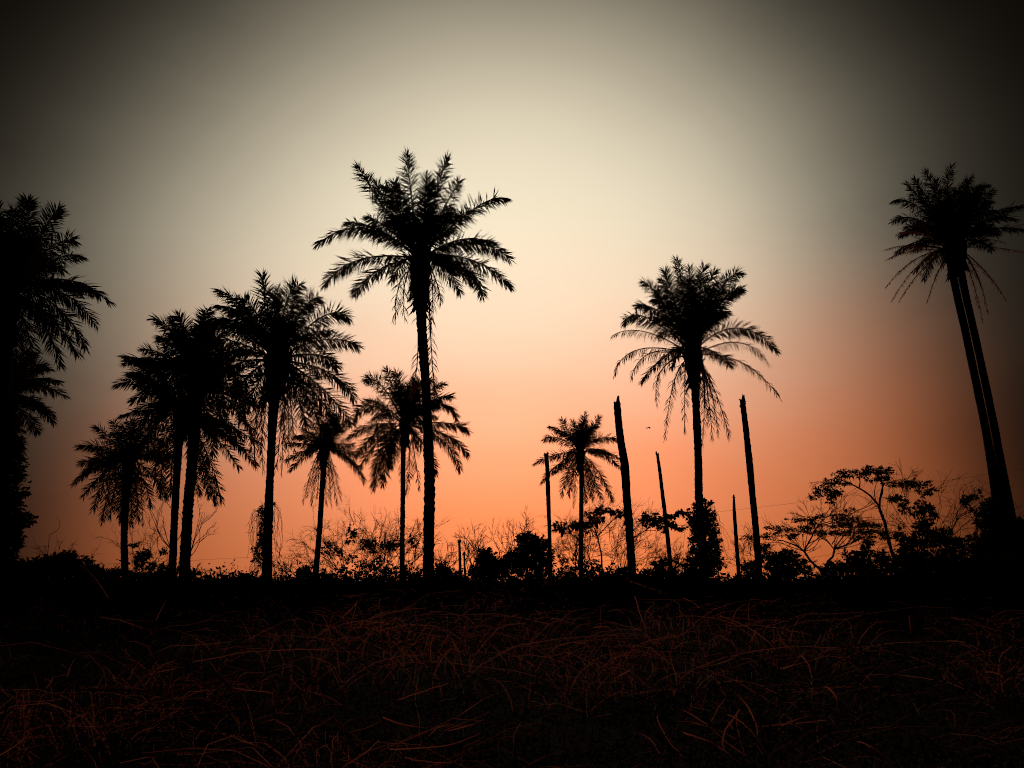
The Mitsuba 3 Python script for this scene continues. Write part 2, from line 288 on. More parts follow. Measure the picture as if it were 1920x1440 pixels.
for pi, (label, Y, trunk, hub, lpx, reach, boot, fr, fill) in enumerate(PALMS):
    rng = np.random.default_rng(100 + pi)
    key = thing('oil_palm', label, 'palm tree', 'oil palms standing across the field')
    H0 = at(*hub, Y); s = depth(H0) / FPX
    part(key, 'trunk', column(trunk, Y, rng, stubs=.1 if 'leaning palms' in label else .27 if trunk[0][2] > 15 else .18), 'bark', 40)
    br, bh = boot                                                    # the crown's foot: cut and dead leaf bases round the stem
    m = Mesh(); k = 150
    top = at(hub[0], hub[1] - br * 1.1, Y); low = at(hub[0] + (trunk[-2][0] - trunk[-1][0]) * .4, hub[1] + bh, Y)
    axis = low + (top - low) * np.linspace(0, 1, 12)[:, None]
    rad = br * s * np.interp(np.linspace(0, 1, 12), [0, .3, .7, 1], [.55, .8, 1.0, .5])
    m.add(*tubes(axis[None], (rad * rng.uniform(.9, 1.08, 12))[None], 10))
    u = rng.uniform(0, 1, k); an = rng.uniform(0, 2 * np.pi, k)
    out = np.stack([np.cos(an), np.sin(an), np.zeros(k)], 1); c0 = low + (top - low) * u[:, None]
    r_ = (br * s * np.interp(u, [0, .3, .7, 1], [.5, .75, .95, .5]))[:, None]
    ln = rng.uniform(.25, .85, k)[:, None] * (br * s) * 1.5
    a0 = c0 + out * r_ * .7; a1 = a0 + out * ln * .35 + V(0, 0, 1) * ln * .6 * np.sign(u - .25)[:, None]; a2 = a1 + out * ln * .5 * rng.uniform(.2, 1, (k, 1)) + V(0, 0, 1) * ln * .4 * np.sign(u - .3)[:, None]
    m.add(*tubes(np.stack([a0, a1, a2], 1), np.tile([[.05, .035, .012]], (k, 1)) * max(.6, br * s / .35), 4))
    part(key, 'crown_base', m, 'wood')
    specs = []
    for w in fr.split():
        dry = w.endswith('d'); q = [float(x) for x in w.rstrip('d').split(',')]
        l2 = math.hypot(q[0] - hub[0], q[1] - hub[1]); full = reach * rng.uniform(.88, 1.02)
        dy = math.sqrt(max(0, full ** 2 - l2 ** 2)) * s * rng.choice([-1, 1]) * rng.uniform(.6, .9)
        if dry: dy *= .35
        root = hub[0] + (q[0] - hub[0]) * .03, hub[1] + rng.uniform(-.25, .25) * br + (bh * .2 if dry else 0)
        if dry and abs(q[0] - hub[0]) < 40: root = hub[0] + np.clip(q[0] - hub[0], -br, br) * .8, hub[1] + bh * .15
        M = at(q[2], q[3], Y + dy * .55); T = at(q[0], q[1], Y + dy)
        specs.append((at(*root, Y), M, T, dry, lpx))
    for j in range(int(fill * 1.7)):                                            # fronds that lean towards or away from the camera
        ph = rng.normal(0, .55) + (np.pi if j % 2 else 0); el = rng.uniform(-.1, 1.35); Lf = reach * s * rng.uniform(.7, .95)
        d = V(math.sin(ph) * math.cos(el), math.cos(ph) * math.cos(el), math.sin(el))
        T = H0 + d * Lf - V(0, 0, .18 * Lf); M = H0 + d * Lf * .52 + V(0, 0, .05 * Lf)
        specs.append((H0 + V(0, 0, rng.uniform(-.2, .2)), M, T, False, lpx * .95))
    for H, M, T, dry, lp in specs:
        rib, lf, ln = frond(H, M, T, rng, lp * s * (.55 if dry and 'leaning palms' in label else 1.05), dry)
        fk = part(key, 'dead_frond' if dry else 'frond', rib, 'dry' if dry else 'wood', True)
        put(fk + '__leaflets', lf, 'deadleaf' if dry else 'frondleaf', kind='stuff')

# ---------------------------------------------------------------- dead palm trunks
DEAD = [
 ('tall thick broken palm trunk with a splinter rising from its top', 26, [(1186, 1090, 15), (1180, 990, 15), (1175, 930, 15), (1172, 880, 15.5), (1163, 820, 14), (1157, 757, 12.5)], 1),
 ('tall broken palm trunk with a frayed knob at its top, right of the ragged palm', 27, [(1424, 1090, 12), (1417, 990, 12), (1411, 930, 11.5), (1406, 875, 12.5), (1400, 817, 11), (1392, 750, 9.5)], 2),
 ('slim leaning dead trunk just left of the ragged palm', 34, [(1260, 1090, 8), (1250, 990, 8), (1243, 933, 7), (1236, 875, 6), (1232, 850, 4.5)], 0),
 ('thin pointed dead trunk, shortest of those right of the ragged palm', 40, [(1386, 1090, 7), (1381, 1020, 7), (1377, 962, 6), (1376, 930, 3)], 0),
 ('slim upright dead trunk with a rounded top, left of the small rounded palm', 36, [(1032, 1080, 7), (1030, 990, 7), (1028, 933, 8), (1025, 860, 7.5), (1024, 850, 8.5)], 0),
 ('short dead stump among the shrubs right of the tall central palm', 44, [(863, 1075, 6), (862, 1040, 5), (861, 1014, 4.5)], 0),
 ('tiny broken stub beside the short dead stump', 44, [(872, 1075, 4), (870, 1037, 3)], 0)]
for di, (label, Y, pts, extra) in enumerate(DEAD):
    rng = np.random.default_rng(300 + di)
    key = thing('dead_palm_trunk', label, 'dead trunk', 'dead palm trunks without a crown')
    part(key, 'trunk', column(pts, Y, rng, stubs=.13, sides=12, ragged=1.6), 'bark', 40)
    tx, ty, tw = pts[-1]; top = at(tx, ty, Y); s = depth(top) / FPX
    if extra == 1:
        p = np.array([at(1159, 766, Y), at(1160.5, 752, Y), at(1160.5, 741, Y)])
        part(key, 'splinter', tubes(p[None], np.array([[2.0, 1.5, .4]]) * s, 5), 'wood')
    n = 26 if extra == 2 else 9
    a = rng.uniform(0, 2 * np.pi, n); o = np.stack([np.cos(a), np.sin(a), 0 * a], 1)
    q0 = top + o * tw * .42 * s - V(0, 0, 1) * (rng.uniform(0, 14 if extra == 2 else 5, n) * s)[:, None]
    q1 = q0 + o * (rng.uniform(1, 3.2, n) * s * (1 if extra == 2 else .5))[:, None] + V(0, 0, 1) * (rng.uniform(.5, 4, n) * s)[:, None]
    part(key, 'frayed_fibre', tubes(np.stack([q0, (q0 + q1) / 2 + o * .6 * s, q1], 1), np.tile([[1.4, 1.1, .3]], (n, 1)) * s, 4), 'wood', kind='stuff')

rng = np.random.default_rng(5)
p = np.array([at(150, 1062, 17), at(170, 1080, 16.6), at(185, 1100, 16.3), at(199, 1124, 16)])
key = thing('leaning_log', 'pale bare log leaning down into the undergrowth at the far left', 'log')
part(key, 'trunk', tubes(curve(p, 14)[None], np.linspace(3, 4.5, 14)[None] * 16.5 / FPX, 8), 'stalk', True)


# ---------------------------------------------------------------- broad-leaved trees, bushes, climbers
def grow(rng, base, tip, Y, spread=.5, levels=3, kids=4, r0=.03, bend=.12, thick=.66):
    """Branching twigs from base to tip (pixel points at distance Y): a list of (polyline of 5 points, radii)."""
    out = []
    def go(a, b, r, lev):
        L = np.linalg.norm(b - a)
        mid = (a + b) / 2 + rng.normal(0, bend * L, 3)
        c = curve([a, mid, b], 5); out.append((c, np.linspace(r, r * .45, 5)))
        if lev == 0: return
        for _ in range(kids):
            u = rng.uniform(.3, 1); i = u * 4; st = c[int(i)] + (c[min(4, int(i) + 1)] - c[int(i)]) * (i % 1)
            d = unit(b - a) + rng.normal(0, spread, 3)
            go(st, st + unit(d) * L * rng.uniform(.35, .65), r * thick, lev - 1)
    go(at(*base, Y), at(*tip, Y + rng.uniform(-.5, .5)), r0, levels)
    return out


def twig_mesh(tw, sides=3): return tubes(np.array([t[0] for t in tw]), np.array([t[1] for t in tw]), sides)


def cloud(rng, ells, Y, leaf, dens=1.0, droop=.3, wide=.55, deep=.8):
    """Leaves spread through ellipsoids given in pixels (cx, cy, rx, ry): in clusters, with an uneven edge and gaps."""
    P, D = [], []
    for cx, cy, rx, ry in ells:
        n = max(8, int(dens * 46 * rx * ry / leaf ** 2)); nc = max(4, n // 11)
        cen = rng.normal(size=(nc, 3)); cen = unit(cen) * (rng.random(nc) ** .4)[:, None]
        pick = cen[rng.integers(0, nc, n)] + rng.normal(0, .13, (n, 3)) * np.minimum(1.6, np.sqrt([leaf / rx * 3, 1, leaf / ry * 2]))
        c = at(cx, cy, Y); s = depth(c) / FPX
        P.append(c + pick * V(rx, max(rx, ry) * deep, ry) * s); D.append(pick * V(1, 1, .6) + rng.normal(0, .6, (n, 3)) - V(0, 0, droop))
    P, D = np.vstack(P), np.vstack(D)
    return leaves(P, D, leaf * Y / FPX * rng.uniform(.45, 1.5, len(P)), rng, wide)


def ell(t): return [tuple(float(x) for x in w.split(',')) for w in t.split()]


def limb(parent, kind, pts, Y, w0, w1, rng, bsdf='wood', sides=6, ground=False):
    p = [at(x, y, Y) for x, y in pts]
    if ground: p = [V(p[0][0], p[0][1], float(ground_z(p[0][0], p[0][1])) - .2)] + p
    c = curve(p, 5 * len(p)); s = depth(p[0]) / FPX
    part(parent, kind, tubes((c + rng.normal(0, .25 * s, c.shape))[None], np.linspace(w0, w1, len(c))[None] * s / 2, sides), bsdf, True)


def tree(kind, label, cat, Y, limbs, ells, leaf, seed, dens=1.0, twigs=(), wide=.5, leafmat='leaf', droop=.3, group=None, twigmat='wood', twigr=.5, deep=.8, lv=3, kids=4, spread=.5):
    """limbs: (points, width, end width); the first is the trunk. twigs: (base, tip) pairs for thin branching."""
    rng = np.random.default_rng(seed)
    key = thing(kind, label, cat, group)
    for i, (pts, w0, w1) in enumerate(limbs):
        limb(key, 'trunk' if i == 0 else 'branch', ell(pts), Y, w0, w1, rng, ground=(i == 0))
    if twigs:
        tw = []
        for q in twigs: tw += grow(rng, q[:2], q[2:], Y, levels=lv, kids=kids, r0=twigr * Y / FPX * 1.5, spread=spread)
        part(key, 'twigs', twig_mesh(tw), twigmat, kind='stuff')
    if ells: part(key, 'foliage', cloud(rng, ell(ells), Y, leaf, dens, droop, wide, deep), leafmat, kind='stuff')
    return key


def fan(x0, y0, tips): return [(x0, y0, *t) for t in ell(tips)]


# the spreading trees on the right
tree('umbrella_tree', 'flat-topped tree on a slim curving trunk, tallest of the spreading trees on the right', 'tree', 38,
     [('1681,1060 1672,1035 1660,985 1648,950', 7, 5), ('1648,950 1640,938 1610,915 1588,906 1550,913', 4, 1.2), ('1650,960 1652,925 1662,905 1690,908 1720,915', 4, 1.2), ('1650,935 1655,915 1650,895 1630,885', 3, 1), ('1610,915 1612,900 1600,885', 2.5, 1), ('1641,940 1640,920 1644,905', 2, 1), ('1690,908 1715,905 1738,915', 1.8, .8)],
     '1612,885,42,5 1640,880,26,4.5 1590,892,32,5.5 1565,904,26,6 1545,915,22,6 1528,930,13,7 1556,934,6,14 1560,925,18,8 1660,884,16,6 1655,893,12,8 1640,900,14,5 1690,905,24,5 1715,908,28,6 1738,918,16,7 1730,928,6,6 1660,902,8,7 1570,925,12,4 1745,925,8,4', 5.2, 401, .8, fan(1600, 910, '1560,920 1540,915 1600,890') + fan(1660, 910, '1690,905 1720,908 1735,918'), deep=1.0)
tree('umbrella_tree', 'low spreading tree with thin flat leaf layers, left of a pair', 'tree', 44,
     [('1541,1075 1520,1052 1508,1034', 5, 4), ('1508,1034 1490,1022 1460,1013 1430,1012', 3, 1), ('1508,1034 1522,1006 1535,985 1565,975 1600,962', 3.2, 1), ('1500,1028 1480,1008 1470,1000', 2, .8), ('1530,993 1520,978 1500,970', 2, .8), ('1515,1020 1535,1010 1550,1000', 2, .8)],
     '1440,1004,26,4 1470,995,24,4 1500,992,30,5 1455,990,20,3 1520,975,34,4 1560,968,36,4 1600,957,18,3 1490,974,18,3 1530,998,24,4 1405,1008,16,3 1530,985,28,4 1485,1005,30,4', 3.6, 402, .75,
     fan(1508, 1034, '1430,1005 1460,996 1490,990 1520,975 1560,965 1600,957 1540,1000') + fan(1535, 985, '1500,968 1580,965 1610,955'), twigr=.6, lv=2, kids=5, deep=1.0, droop=.1, spread=.4)
tree('umbrella_tree', 'low spreading tree with thin flat leaf layers, right of a pair, on a kinked trunk', 'tree', 44.5,
     [('1549,1075 1551,1055 1562,1042 1564,1030', 5, 3.6), ('1564,1030 1590,1020 1620,1008 1655,1005', 3, 1), ('1564,1030 1545,1010 1530,1002', 2.5, 1), ('1564,1030 1580,1008 1600,990 1640,985', 2.6, 1), ('1560,1020 1570,1000 1572,985', 2, .8)],
     '1575,985,24,5 1600,982,32,5 1630,985,30,5 1600,998,34,6 1640,998,30,5 1655,1006,18,5 1570,1000,22,4 1545,1000,18,4 1615,1010,24,5 1590,975,28,4', 3.6, 403, .85,
     fan(1564, 1030, '1540,1000 1570,980 1600,975 1630,980 1650,995 1640,1010 1600,1000') + fan(1600, 1000, '1630,985 1660,1005'), twigr=.6, lv=2, kids=5, deep=1.0, droop=.1, spread=.4)
# trees with large leaves in the middle
tree('broadleaf_tree', 'low big-leaved tree behind the small rounded palm, umbrella of leaves over pale twigs', 'tree', 33,
     [('1130,1095 1128,1050 1118,1000 1105,975', 4, 2), ('1118,1000 1090,985 1060,990', 2, 1), ('1118,1010 1145,980 1165,965', 2, 1)],
     '1055,990,17,7 1075,985,20,8 1100,978,22,9 1090,992,16,6 1045,984,8,5 1060,998,6,6 1110,963,16,6 1130,957,18,6 1150,956,16,6 1165,958,10,8 1120,972,18,6 1170,968,8,10', 7, 404, .95, fan(1118, 1005, '1060,985 1090,975 1130,960 1160,960'), deep=1.2)
tree('broadleaf_tree', 'small big-leaved tree between the thick broken trunk and the ragged palm', 'tree', 32,
     [('1180,1090 1184,1050 1188,1010 1205,998 1225,985', 4, 1.8), ('1225,985 1250,975 1280,962', 1.8, .8)],
     '1215,972,16,9 1205,978,10,8 1230,978,18,9 1250,980,14,10 1262,968,14,7 1280,966,14,8 1270,985,8,9 1248,992,12,6 1220,962,10,4 1295,975,10,14', 7, 405, 1.0, fan(1210, 995, '1215,965 1240,975 1260,990'), deep=1.2)
tree('broadleaf_tree', 'tall dense leafy tree cut by the left edge, under the palm crowns', 'tree', 22,
     [('-15,1090 -8,900 0,800', 14, 6), ('-8,960 20,950 45,975', 5, 1.5), ('-6,900 18,880 35,885', 4, 1.5)],
     '5,800,28,26 8,850,26,34 14,885,26,22 8,930,26,30 30,930,14,10 20,975,28,16 45,975,16,8 58,970,8,5 12,1015,24,24 28,1008,8,14 -25,900,25,120 0,1045,26,20 24,890,16,8 28,860,10,8 4,760,26,34 10,830,24,24 2,960,30,40 8,1000,26,30', 9, 406, 1.5)

BUSH = [
 # label, Y, limbs, ellipses, leaf px, seed, density, twig pairs, leaf width, twig level
 ('wide leafy bush at the left below the edge tree', 20, '30,1075,34,20 75,1072,34,24 110,1060,28,20 125,1042,14,9 145,1055,24,15 118,1052,22,14 160,1075,22,22 170,1062,10,6 95,1050,14,8 60,1058,20,10 20,1060,24,10', 7.5, 1.0, fan(100, 1100, '40,1050 90,1040 125,1035 165,1055')),
 ('flat-leaved small plant just right of the wide left bush', 24, '195,1074,18,5 212,1076,14,5 205,1070,18,4 210,1092,18,5 195,1094,14,5', 6, 1.3, fan(203, 1105, '190,1075 215,1075')),
 ('gangly weed with clumped leaves between the two leftmost trunks', 30, '251,1021,7,4 272,1040,11,8 262,1052,9,12 270,1037,10,4 270,1085,14,16 255,1075,10,10 285,1060,6,10 305,1035,5,3 307,1032,4,4', 6, 1.0, fan(270, 1100, '248,1002 276,1018 262,1030 306,1032 290,1050 240,1070')),
 ('leafy bush packed round the feet of the thick left clump trunk', 30, '300,1082,18,20 330,1080,16,22 365,1083,10,14 362,1075,8,6 310,1068,10,10', 7, 1.1, fan(330, 1100, '300,1065 365,1070')),
 ('low ragged bush between the left clump and the curtain palm', 27, '400,1098,26,8 430,1096,22,9 455,1090,16,12 463,1083,8,7 466,1082,9,4 390,1102,20,8 480,1095,16,10', 6, 1.1, fan(440, 1110, '420,1085 462,1078 476,1085 395,1092')),
 ('bushy mound at the foot of the small slender palm', 30, '545,1102,20,9 569,1078,10,14 570,1065,7,6 585,1088,14,12 610,1090,20,14', 6, 1.2, fan(572, 1100, '533,1052 535,1068 569,1058 600,1060 540,1080')),
 ('broad twiggy thicket left of the tall central palm', 30, '660,1085,40,14 700,1075,36,14 740,1078,30,16 690,1060,26,10 650,1045,16,8 625,1035,18,8 620,1025,22,5 640,1060,14,10 780,1085,16,16 760,1065,20,12 720,1055,22,10 600,1075,12,9', 5, .85, fan(650, 1095, '570,1035 600,1020 625,1015 590,1050 660,1030 640,1018 680,1010 585,1036') + fan(710, 1095, '690,1010 720,1012 745,1010 770,1020 700,1035 760,1035') + fan(760, 1095, '790,1040 780,1020 740,1030 800,1065')),
 ('leafy crest of broad leaves on top of the twiggy thicket', 31, '662,1005,6,10 665,994,11,7 655,1012,6,5 681,1018,6,9 700,1016,14,7 722,1019,14,8 742,1018,14,7 700,1026,8,8 735,1028,10,8 748,1012,6,4 768,1012,10,5 780,1022,8,6', 6.5, 1.3, fan(700, 1080, '664,990 700,1010 742,1010 770,1008 720,1012')),
 ('low ragged bush right of the tall central palm', 30, '832,1072,14,12 830,1066,9,8 850,1080,20,10 818,1085,8,12', 6, 1.1, fan(838, 1095, '817,1033 838,1050 842,1045 828,1060 855,1050 870,1045')),
 ('dark rounded bush, lower one of two right of the short stump', 32, '910,1050,16,16 908,1036,9,10 918,1048,14,12 925,1066,22,16 900,1070,18,14 940,1060,18,10', 6.5, 1.3, fan(915, 1095, '900,1045 925,1050')),
 ('dark double-headed bush left of the slim rounded-top trunk, highest of the low bushes', 31, '985,1015,14,14 995,1008,10,8 1012,1022,12,14 975,1008,7,6 990,1040,26,18 1020,1040,14,18 970,1055,24,16 1010,1065,28,18 960,1045,10,9 1000,1025,20,14', 7, 1.25, fan(990, 1095, '985,1010 1015,1020')),
 ('red-brown twiggy thicket round the foot of the small rounded palm', 30, '1060,1068,18,16 1080,1078,30,14 1100,1060,24,14 1055,1045,8,6 1130,1080,26,14 1165,1078,24,16 1075,1050,14,8', 5, .75, fan(1080, 1090, '1040,1020 1060,1000 1085,1000 1110,985 1130,980 1050,1050') + fan(1130, 1092, '1100,975 1130,985 1160,990 1145,1010 1170,1030') + fan(1170, 1095, '1185,1010 1210,1010 1225,1000 1222,1030 1200,1050 1228,1045') + fan(1100, 1092, '1070,1025 1120,1020 1090,1040')),
 ('low leafy bush left of the climber-covered palm foot', 30, '1225,1075,16,14 1240,1060,18,7 1248,1052,12,5 1255,1080,24,12 1210,1085,20,12', 5.5, 1.0, fan(1260, 1095, '1240,1048 1280,1045 1300,1055 1265,1050 1290,1070 1230,1060')),
 ('small leafy plant between the thin pointed trunk and the knob-topped trunk', 33, '1410,1068,12,14 1432,1030,9,10 1437,1022,5,3 1402,1060,12,4 1425,1045,8,8 1385,1085,8,5', 5.5, 1.1, fan(1412, 1095, '1437,1022 1400,1058 1425,1030')),
 ('dome-shaped dark bush with hanging stems right of the knob-topped trunk', 31, '1460,1045,22,8 1478,1042,18,9 1455,1060,20,14 1485,1062,18,14 1476,1036,4,4 1500,1055,14,5 1510,1070,12,8 1470,1075,24,12', 5.5, 1.3, fan(1475, 1095, '1440,1060 1460,1035 1490,1040 1505,1050')),
 ('dark leafy bush under the low spreading trees, leaves in curled sprays', 30, '1625,1030,7,12 1632,1020,5,6 1605,1040,8,7 1590,1045,10,5 1585,1038,6,4 1618,1050,14,14 1570,1065,16,12 1650,1045,10,6 1655,1038,8,4 1660,1055,12,12 1600,1065,26,12 1640,1068,22,14 1550,1072,14,10', 6, 1.15, fan(1610, 1090, '1590,1040 1632,1015 1650,1038 1580,1060')),
 ('large dark shrub right of the flat-topped tree', 26, '1710,1030,24,22 1740,1010,26,18 1730,985,16,12 1722,960,10,9 1738,955,9,12 1760,1008,20,14 1775,995,8,7 1690,1010,10,12 1785,1025,20,16 1750,1050,40,24 1700,1060,30,22 1800,1015,14,7 1728,945,8,6 1745,968,8,8', 6, 1.0, fan(1740, 1080, '1690,960 1720,940 1740,938 1766,950 1690,1000 1775,985 1670,930 1665,935')),
 ('tall thin shoots with small leaves behind the large dark shrub', 29, '1812,938,12,7 1822,932,9,5 1808,945,6,5 1840,925,4,5 1680,932,10,6 1690,942,12,7 1697,955,8,7 1665,934,6,4 1690,985,4,5', 5.5, .8, fan(1780, 1010, '1820,935 1840,925 1812,938 1822,970') + fan(1725, 1010, '1665,930 1690,945 1695,985')),
 ('dense dark bush wrapped round the feet of the leaning pair of palms', 27, '1860,960,14,18 1850,975,18,12 1870,990,28,24 1900,1000,24,28 1850,1020,30,26 1890,1040,40,30 1855,945,10,8 1915,1020,24,40 1835,955,8,4 1858,940,8,8', 7, 1.2, fan(1870, 1080, '1850,945 1860,930 1910,980')),
 ('low dark thicket closing the skyline at the far right', 24, '1640,1085,40,16 1700,1085,40,22 1760,1085,40,28 1820,1070,44,34 1900,1080,40,40 1580,1088,34,12 1530,1090,24,9', 7.5, 1.1, fan(1800, 1110, '1700,1060 1830,1040 1845,1030')),
]
for i, (label, Y, e, lp, dn, tw) in enumerate(BUSH):
    tree('bush', label, 'bush', Y, [], e, lp, 500 + i, dn * (.6 if 'twiggy' in label else 1.5), tw, twigr=.55, lv=2 if 'shrub' in label or 'wide' in label else 3, kids=5 if 'thicket' in label else 4, twigmat='dry' if 'twiggy' in label else 'wood', deep=.9)
BARE = [
 ('bare forked sapling seen between the leftmost trunks', 36, fan(321, 1030, '282,960 300,950 317,950 305,975'), 3, 2),
 ('bare sapling branching out right of the thick clump trunk', 36, fan(352, 1050, '376,960 370,985 388,1000 380,960'), 3, 2),
 ('leafless twiggy shrub right of the short dead stump', 38, fan(893, 1085, '868,1012 880,1018 890,1020 902,1010 900,1020 875,1040'), 3, 4),
 ('leafless shrub behind the dark double-headed bush', 40, fan(968, 1060, '950,1005 962,995 975,1005 958,1020') + fan(985, 1040, '978,990 983,988 990,990'), 3, 3),
 ('small leafless shrub between the two dark bushes', 38, fan(940, 1080, '930,1020 942,1015 955,1025 952,1022'), 3, 3),
 ('leafless fan-shaped shrub behind the knob-topped trunk', 40, fan(1405, 1080, '1385,1035 1395,1022 1405,1020 1415,1028 1388,1050'), 3, 4),
 ('reddish leafless thicket left of the climber-covered palm', 36, fan(1270, 1095, '1250,1055 1262,1050 1275,1048 1290,1055 1280,1060 1300,1070 1255,1065'), 3, 4),
 ('thin leafless switches rising left of the twiggy thicket', 30, [(566, 1090, 530, 1053), (566, 1092, 532, 1070), (562, 1085, 545, 1060)], 1, 2),
 ('single tall curved dry stalk left of the leftmost palm', 26, [(88, 1060, 93, 1002), (80, 1060, 86, 1022)], 1, 1),
]
for i, (label, Y, tw, lv, kids) in enumerate(BARE):
    tree('bare_shrub', label, 'shrub', Y, [], '', 5, 600 + i, 1, tw, twigr=.6, lv=lv, kids=kids, spread=.42)


def climber(label, Y, ells, leaf, strands, seed, dens):
    rng = np.random.default_rng(seed); key = thing('climbing_vine', label, 'vine')
    P, R = [], []
    for x0, y0, x1, y1, n, sp in strands:
        for _ in range(n):
            a, b = at(x0 + rng.normal(0, sp), y0 + rng.normal(0, 8), Y + rng.normal(0, .25)), at(x1 + rng.normal(0, sp * 1.5), y1 + rng.normal(0, 22), Y + rng.normal(0, .5))
            c = curve([a, a * .6 + b * .4 + rng.normal(0, .12, 3), b + rng.normal(0, .1, 3)], 9) + rng.normal(0, .022, (9, 3)); P.append(c); R.append(np.full(9, .006))
    part(key, 'stems', tubes(np.array(P), np.array(R)), 'dry', kind='stuff')
    if ells: part(key, 'foliage', cloud(rng, ell(ells), Y, leaf, dens, .6), 'leaf', kind='stuff')
climber('dry vines hanging in loose strands round the lower trunk of the curtain palm', 28, '498,955,14,8 494,970,10,14 512,950,5,6 495,990,8,18 490,1010,6,20 484,1030,7,30', 4,
        [(490, 955, 482, 1060, 26, 6), (515, 950, 516, 1030, 14, 3), (480, 970, 474, 1005, 16, 5), (508, 1040, 530, 1095, 18, 5), (490, 1040, 480, 1090, 16, 7), (520, 1060, 545, 1095, 8, 6)], 700, .7)
climber('dense leafy climber covering the foot of the ragged palm', 27.6, '1316,950,16,14 1320,970,20,18 1312,985,14,22 1328,990,20,26 1318,1030,24,34 1332,1040,20,30 1318,1070,32,26 1305,1000,8,20 1342,1010,8,14 1350,1055,10,12 1300,1050,10,24 1328,938,7,7 1300,965,8,6 1290,1075,14,18', 5.5,
        [(1320, 945, 1345, 1060, 16, 8), (1305, 960, 1296, 1060, 12, 6), (1335, 960, 1352, 1040, 8, 5)], 701, 1.0)

# ---------------------------------------------------------------- overhead wires and the bird
WIRES = [('uppermost thin overhead wire crossing behind the trunks', 75, '-900,1075 120,1060 814,1020 1003,1000 1345,960 1515,940 1644,920 1852,889 2700,740'),
         ('middle thin overhead wire low over the bushes', 75, '-900,1112 600,1085 1231,1044 1359,1032 1385,1028 1672,1000 2700,860'),
         ('lowest thin overhead wire just above the bushes on the right', 75, '-900,1118 900,1092 1353,1063 1537,1043 1672,1025 2700,900')]
for label, Y, w in WIRES:
    c = curve([at(x, y, Y) for x, y in ell(w)], 60)
    put(thing('overhead_wire', label, 'wire', 'wires of one overhead line'), tubes(c[None], np.full((1, 60), .010), 4), 'rust', True)

key = thing('bird', 'small dark bird flying alone left of the ragged palm', 'bird')
B = at(1214.5, 801.8, 45); s = depth(B) / FPX
def blob(c, r, d):
    m = trimesh.creation.icosphere(2); v = m.vertices * V(*r)
    a = unit(np.asarray(d, float)); q = trimesh.geometry.align_vectors([1, 0, 0], a)[:3, :3]
    return v @ q.T + c, m.faces
m = Mesh(); m.add(*blob(B + V(1, 0, .3) * s, V(3.0, .8, .85) * s, (1, .2, .35))); m.add(*blob(B + V(3.3, .4, 1.2) * s, V(.8, .6, .6) * s, (1, .2, 0))); m.add(*tubes(np.array([[B + V(3.9, .5, 1.1) * s, B + V(4.9, .6, .9) * s]]), np.array([[.25, .05]]) * s, 5))
part(key, 'body', m, 'feather', True)
def wing(pts, w):
    p = np.array([B + V(*q) * s for q in pts]); w = np.array(w) * s; up = V(.9, .3, .25)
    a, b = p + up * w[:, None], p - up * w[:, None]; n = len(p); t = V(0, .12, .16) * s
    v = np.vstack([a + t, b + t, a - t, b - t]); f = []
    for i in range(n - 1):
        for o in (0, 2 * n): f += [[o + i, o + i + 1, o + n + i + 1], [o + i, o + n + i + 1, o + n + i]]
        for o in (0, n): f += [[o + i, o + i + 1, o + 2 * n + i + 1], [o + i, o + 2 * n + i + 1, o + 2 * n + i]]
    return v, f
part(key, 'wing', wing([(1.8, -.6, .6), (2.9, -2.2, -.4), (3.4, -3.6, -2.6), (3.2, -4.6, -4.0)], [1.1, 1.2, .8, .2]), 'feather')
part(key, 'wing', wing([(1.4, .6, .6), (.2, 2.2, .4), (-1.0, 3.4, -.9), (-2.2, 4.4, -2.2)], [1.1, 1.1, .7, .2]), 'feather')
part(key, 'tail', wing([(-.8, 0, -.2), (-2.2, 0, -.1), (-3.8, 0, .1)], [.3, .5, .8]), 'feather')

# ---------------------------------------------------------------- undergrowth
rng = np.random.default_rng(77)
def scatter(n, y0=5.4, y1=60):
    y = np.exp(rng.uniform(np.log(y0), np.log(y1), n)); x = rng.uniform(-1, 1, n) * (.82 * y + 2.5)
    return x, y, ground_z(x, y)
m = Mesh()
x, y, z = scatter(17000)
lump = meshkit.fbm(np.stack([x * .5, y * .5, 0 * x], -1), 3, 11)
hgt = (.15 + .75 * lump ** 1.2) * rng.uniform(.5, 1.25, len(x)) * np.clip(1.15 - z * .25, .5, 1.1)
a = rng.uniform(0, 2 * np.pi, len(x)); ld = np.stack([np.cos(a), np.sin(a), 0 * a], 1); rch = hgt * rng.uniform(.3, 2.6, len(x)) * np.where(rng.random(len(x)) < .25, 1.8, 1)
t = np.linspace(0, 1, 6)[None, :, None]
P = np.stack([x, y, z - .03], 1)[:, None] + ld[:, None] * (rch[:, None, None] * t ** 1.3) + V(0, 0, 1) * (hgt[:, None, None] * (2.1 * t - 1.2 * t ** 2)) + rng.normal(0, .02, (len(x), 6, 3))
R = (np.clip(.0019 * np.sqrt(y), .004, .014) * rng.uniform(.5, 1.2, len(x)))[:, None] * np.linspace(1, .4, 6)
half = len(P) // 3
patch = meshkit.fbm(np.stack([x, y, 0 * x], -1)[half:] * [.55, .45, 1], 3, 31) + rng.normal(0, .05, len(x) - half) > .47 + .32 * np.clip(np.abs(x[half:] / (.7 * y[half:]) + .05) - .35, 0, 1)
m.add(*ribbons(P[half:][patch], R[half:][patch] * 1.3))
put('undergrowth_stems', tubes(P[:half], R[:half]), 'dry', label='tangle of thin dark stems covering the foreground', category='undergrowth', kind='stuff')
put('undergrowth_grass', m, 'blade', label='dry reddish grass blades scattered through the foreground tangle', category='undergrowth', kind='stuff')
x, y, z = scatter(110000, 4.6, 70)
